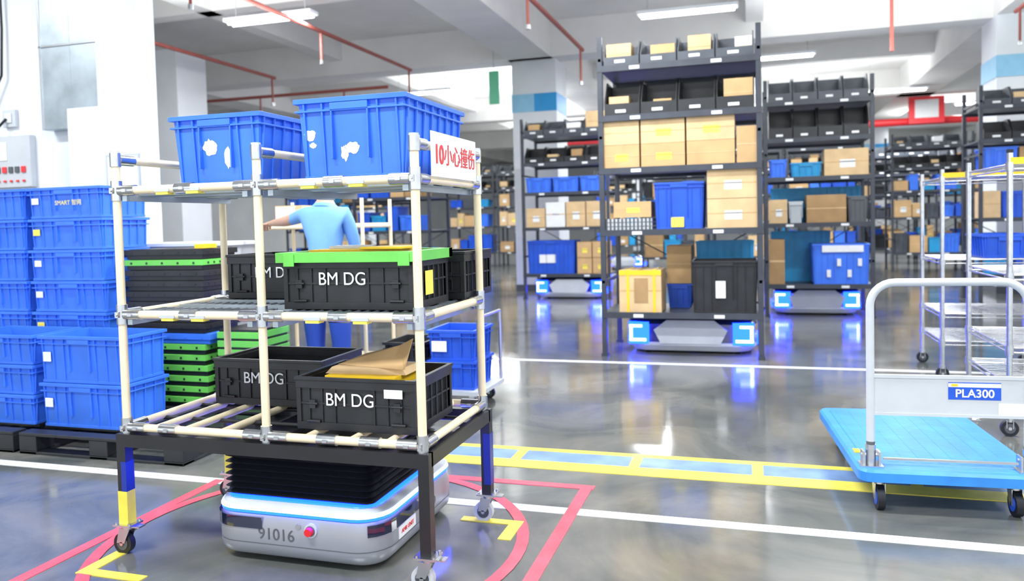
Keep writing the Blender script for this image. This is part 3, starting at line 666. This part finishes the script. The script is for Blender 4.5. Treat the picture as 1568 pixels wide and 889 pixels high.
# ------------------------------------------------------------------ worker
def worker():
    root=empty('warehouse_worker',(-2.97,5.05,0))
    V=[];E=[];Rr=[]
    def v(x,y,z,rx,ry=None):
        V.append((x,y,z));Rr.append((rx,ry or rx));return len(V)-1
    def chain(start,pts):
        p=start
        for q in pts:
            i=v(*q); E.append((p,i)); p=i
        return p
    X,Y=-2.97,5.05
    pel=v(X,Y,.95,.13,.10)
    w=chain(pel,[(X,Y,1.08,.115,.095),(X,Y+.01,1.22,.125,.10)])
    ch=chain(w,[(X,Y+.02,1.36,.135,.105)])
    nk=chain(ch,[(X,Y+.03,1.46,.10,.085),(X,Y+.04,1.52,.055,.055),(X,Y+.06,1.56,.052,.052)])
    la=chain(ch,[(X-.155,Y+.03,1.43,.058),(X-.28,Y+.10,1.40,.048),(X-.40,Y+.16,1.38,.042),(X-.51,Y+.24,1.375,.034),(X-.60,Y+.30,1.37,.026),(X-.65,Y+.335,1.365,.032,.018)])
    ra=chain(ch,[(X+.155,Y+.03,1.42,.058),(X+.17,Y+.09,1.28,.048),(X+.17,Y+.15,1.15,.042),(X+.14,Y+.26,1.14,.034),(X+.08,Y+.36,1.15,.026),(X+.05,Y+.40,1.15,.032,.018)])
    for s in (-1,1):
        chain(pel,[(X+s*.09,Y,.84,.10,.10),(X+s*.10,Y+.01,.66,.082),(X+s*.10,Y+.02,.49,.066),(X+s*.10,Y,.32,.062),(X+s*.10,Y-.02,.12,.055)])
    me=D.meshes.new('body'); me.from_pydata(V,E,[]); o=D.objects.new('body_src',me); col.objects.link(o)
    sk=o.modifiers.new('skin','SKIN'); sb=o.modifiers.new('sub','SUBSURF'); sb.levels=2; sb.render_levels=2
    for i,s in enumerate(me.skin_vertices[0].data): s.radius=Rr[i]; s.use_root=(i==0)
    C.view_layer.update(); dg=C.evaluated_depsgraph_get(); nm=D.meshes.new_from_object(o.evaluated_get(dg)); D.objects.remove(o)
    nm.materials.clear()
    for m in (M_shirt,M_pants,M_skin): nm.materials.append(m)
    for p in nm.polygons:
        c=p.center; p.use_smooth=True
        if c.z<.98: k=1
        elif c.z>1.50: k=2
        elif c.x<X-.32 and c.z>1.3: k=2
        elif c.y>Y+.17: k=2
        else: k=0
        p.material_index=k
    body=D.objects.new('body',nm); col.objects.link(body); setpar(body,root)
    b=MB()
    for s in (-1,1):
        x=X+s*.10
        b.loft([[(x+.048*math.cos(a),Y+.03+.135*math.sin(a)*(1 if math.sin(a)>0 else .75),z) for a in [2*math.pi*i/16 for i in range(16)]] for z in (.0,.03)],M_paper,True)
        b.loft([[(x+f*.046*math.cos(a),Y+.03-(.02*(1-f))+f*.13*math.sin(a)*(1 if math.sin(a)>0 else .75),z) for a in [2*math.pi*i/16 for i in range(16)]] for z,f in ((.03,1),(.06,.95),(.09,.7),(.12,.55))],M_rubber,True)
    b.make('shoes',parent=root)
    hx,hy,hz=X,Y+.085,1.655; b=MB(); rings=[]
    prof=[(-.115,.035,.02),(-.10,.05,.015),(-.075,.062,.01),(-.04,.070,.004),(0,.075,0),(.04,.076,-.004),(.075,.066,-.008),(.10,.045,-.01),(.112,.015,-.01)]
    for dz,rad,off in prof:
        rings.append([(hx+rad*math.cos(a),hy+off+rad*1.2*math.sin(a),hz+dz) for a in [2*math.pi*i/20 for i in range(20)]])
    b.loft(rings,M_skin,True)
    fy=hy+.088
    b.hexa([(hx-.014,fy-.01,hz-.035),(hx+.014,fy-.01,hz-.035),(hx+.010,fy+.022,hz-.032),(hx-.010,fy+.022,hz-.032)],[(hx-.006,fy-.01,hz+.01),(hx+.006,fy-.01,hz+.01),(hx+.004,fy+.004,hz+.008),(hx-.004,fy+.004,hz+.008)],M_skin)
    for s in (-1,1):
        b.tube((hx+s*.028,fy-.012,hz+.005),(hx+s*.028,fy-.001,hz+.005),.011,M_paper,12); b.tube((hx+s*.028,fy-.002,hz+.005),(hx+s*.028,fy+.001,hz+.005),.005,M_hair,8)
        b.box(hx+s*.028-.016,hx+s*.028+.016,fy-.012,fy+.002,hz+.022,hz+.028,M_hair)
        b.loft([[(hx+s*(.072+t),hy-.01+.016*math.cos(a),hz-.005+.03*math.sin(a)) for a in [2*math.pi*i/12 for i in range(12)]] for t in (0,.012)],M_skin,True)
    b.box(hx-.022,hx+.022,fy-.016,fy-.001,hz-.062,hz-.054,M_red)
    b.make('head',parent=root)
    b=MB(); rings=[]
    for dz,rad,off in [(-.06,.068,-.03),(-.03,.076,-.03),(0,.081,-.026),(.04,.083,-.018),(.075,.074,-.014),(.105,.052,-.012),(.122,.018,-.01)]:
        rings.append([(hx+rad*math.cos(a),hy+off+rad*1.15*math.sin(a),hz+dz) for a in [2*math.pi*i/20 for i in range(20)]])
    b.loft(rings,M_hair,True); b.make('hair',parent=root)
    def hand(wr,fwd,side,nm_):
        b=MB(); wr=Vector(wr); f=Vector(fwd).normalized(); s=Vector(side).normalized(); dn=f.cross(s); dn=dn if dn.z<0 else -dn
        b.path([wr-f*.01,wr+f*.04,wr+f*.07],.02,M_skin,10)
        for k,(o,L) in enumerate(((-.028,.065),(-.009,.075),(.010,.070),(.028,.055))):
            p=wr+f*.06+s*o
            b.path([p-f*.03,p,p+f*L*.45+dn*.004,p+f*L*.75+dn*L*.3,p+f*L*.82+dn*L*.62],.0085,M_skin,8)
        p=wr+f*.02-s*.022
        b.path([p,p-s*.022+f*.02,p-s*.03+f*.045+dn*.015,p-s*.02+f*.06+dn*.03],.0095,M_skin,8)
        b.make(nm_,parent=root)
    hand((X-.64,Y+.33,1.365),(-.75,.55,-.05),(.55,.75,0),'left_hand'); hand((X+.055,Y+.395,1.15),(-.5,.85,0),(.85,.5,0),'right_hand')
    root.scale=(1.05,1.05,1.05)
worker()

# ------------------------------------------------------------------ platform trolley
b=MB(); L=1.25; W=.80; x0,x1,y0,y1=-W/2,W/2,-L/2,L/2; zt=.205
b.loft([rr(x0+.02,x1-.02,y0+.02,y1-.02,.05,zt-.062),rr(x0,x1,y0,y1,.06,zt-.055),rr(x0,x1,y0,y1,.06,zt-.012),rr(x0+.012,x1-.012,y0+.012,y1-.012,.05,zt)],M_tblue,False)
b.loft([rr(x0+.05,x1-.05,y0+.10,y1-.05,.04,zt),rr(x0+.055,x1-.055,y0+.105,y1-.055,.04,zt+.004)],M_tblue)
for i in range(9): b.box(x0+.08+i*.075,x0+.125+i*.075,y0+.14,y1-.1,zt+.004,zt+.0048,M_tblue)
yh=y0+.09; hx0,hx1=-.335,.335; ht=1.075
pts=[(hx0,yh,zt)]; pts+=[(hx0,yh,zt+.2),(hx0,yh,ht-.11)]
for i in range(1,8): a=math.radians(180-90*i/7); pts.append((hx0+.11+.11*math.cos(a),yh,ht-.11+.11*math.sin(a)))
for i in range(0,8): a=math.radians(90-90*i/7); pts.append((hx1-.11+.11*math.cos(a),yh,ht-.11+.11*math.sin(a)))
pts+=[(hx1,yh,zt)]
b.path(pts,.0185,M_lgrey,14)
b.box(hx0,hx1,yh-.006,yh+.006,.45,.635,M_lgrey); b.box(hx0,hx1,yh-.010,yh+.010,.625,.64,M_lgrey); b.box(hx0,hx1,yh-.010,yh+.010,.447,.46,M_lgrey)
for s,hx in ((-1,hx0),(1,hx1)):
    b.tube((hx,yh,zt),(hx,yh,zt+.10),.023,M_steel,14)
    for d in (-.035,.035): b.box(hx+d-.005,hx+d+.005,yh-.03,yh+.03,zt,zt+.07,M_steel)
    b.tube((hx-.045,yh,zt+.05),(hx+.045,yh,zt+.05),.008,M_steel,10); b.box(hx-.05,hx+.05,yh-.045,yh+.045,zt,zt+.006,M_steel)
    b.tube((hx,yh-.001,.30),(hx,yh-.001,.32),.0195,M_dkgrey,14)
b.box(hx0+.05,hx1-.05,yh-.03,yh-.02,zt+.035,zt+.045,M_steel)
b.box(.0,.22,yh-.0085,yh-.006,.53,.61,M_blue2); b.box(.0,.22,yh-.0095,yh-.0085,.588,.606,M_paper); b.box(.012,.04,yh-.0105,yh-.0095,.592,.603,M_yel)
b.box(.21,.32,yh-.0085,yh-.006,.46,.515,M_paper)
b.box(x0+.03,x0+.06,y0+.28,y0+.34,zt,zt+.006,M_yel)
for x in (x0+.10,x1-.12):
    for y in (y0+.09,y1-.15):
        b.box(x-.045,x+.045,y-.04,y+.04,.138,.145,M_steel); b.tube((x,y,.12),(x,y,.14),.025,M_steel,12)
        for d in (-.022,.022): b.hexa([(x+d-.002,y-.03,.05),(x+d+.002,y-.03,.05),(x+d+.002,y+.0,.05),(x+d-.002,y+.0,.05)],[(x+d-.002,y-.03,.125),(x+d+.002,y-.03,.125),(x+d+.002,y+.03,.125),(x+d-.002,y+.03,.125)],M_steel)
        b.wheel((x,y-.015,.058),.058,.032,(1,0,0),M_rubber,M_blue2)
o=b.make('platform_trolley',.0,pivot=(0,0,0)); 
t1=text('PLA300',(.11,yh-.0105,.558),FR,.052,M_paper,o,'model_text',off=.001)
o.location=(.83,4.58,0); o.rotation_euler[2]=math.radians(4)
for c in o.children: c.matrix_parent_inverse=Matrix.Identity(4)

# ------------------------------------------------------------------ chrome wire carts
def wirecart(x0,x1,y0,y1,zs,zt):
    b=MB()
    for x in (x0,x1):
        for y in (y0,y1):
            b.tube((x,y,.12),(x,y,zt),.017,M_chrome,12); b.tube((x,y,zt),(x,y,zt+.02),.02,M_rubber,10)
            b.tube((x,y,.09),(x,y,.12),.022,M_steel,10); b.wheel((x,y,.05),.05,.03,(0,1,0),M_rubber,M_grey)
            b.box(x-.02,x-.016,y-.02,y+.02,.05,.1,M_steel); b.box(x+.016,x+.02,y-.02,y+.02,.05,.1,M_steel)
    for z in zs:
        for zz in (z,z-.03):
            for y in (y0,y1): b.tube((x0,y,zz),(x1,y,zz),.006,M_chrome,8)
            for x in (x0,x1): b.tube((x,y0,zz),(x,y1,zz),.006,M_chrome,8)
        n=int((y1-y0)/.06)
        for i in range(1,n): y=y0+(y1-y0)*i/n; b.tube((x0,y,z),(x1,y,z),.003,M_chrome,5)
        for k in (.25,.5,.75): x=x0+(x1-x0)*k; b.tube((x,y0,z-.006),(x,y1,z-.006),.005,M_chrome,6)
        for x in (x0,x1):
            for y in (y0,y1): b.tube((x,y,z-.04),(x,y,z+.012),.024,M_chrome,10)
    b.box(x0,x1,y0-.02,y0-.014,zt-.07,zt-.03,M_yel)
    return b.make('chrome_wire_shelf_cart')
wirecart(1.52,2.35,7.28,8.08,[.32,.55,1.0,1.68],1.75)
wirecart(1.52,2.35,5.5,6.45,[.32,.55,1.0,1.68],1.75)
b=MB(); b.box(1.60,1.85,5.470,5.473,1.38,1.66,M_paper); b.tube((1.65,5.472,1.66),(1.65,5.478,1.68),.003,M_steel,6); b.make('hanging_label_sheet')
b=MB(); crate(b,1.85,2.25,7.4,7.95,1.004,1.20,M_blue2,fine=False); b.make('blue_plastic_crate')

# ------------------------------------------------------------------ camera, world
cam=D.cameras.new('camera'); co=D.objects.new('camera',cam); col.objects.link(co); C.scene.camera=co
cam.sensor_width=36; cam.lens=1200/1568*36; cam.shift_y=-54/1568; cam.clip_end=200
co.matrix_world=Matrix.Translation((0,0,1.4))@Matrix.Rotation(math.radians(17),4,'Z')@Matrix.Rotation(math.radians(90-2.4),4,'X')@Matrix.Rotation(math.radians(-1.4),4,'Z')
cam.dof.use_dof=True; cam.dof.focus_distance=3.3; cam.dof.aperture_fstop=2.2
w=D.worlds.new('world'); C.scene.world=w; w.use_nodes=True
w.node_tree.nodes['Background'].inputs[0].default_value=(.86,.93,1,1); w.node_tree.nodes['Background'].inputs[1].default_value=1.55
C.scene.view_settings.view_transform='Standard'
C.scene.view_settings.exposure=0.32
C.scene.view_settings.gamma=1.0
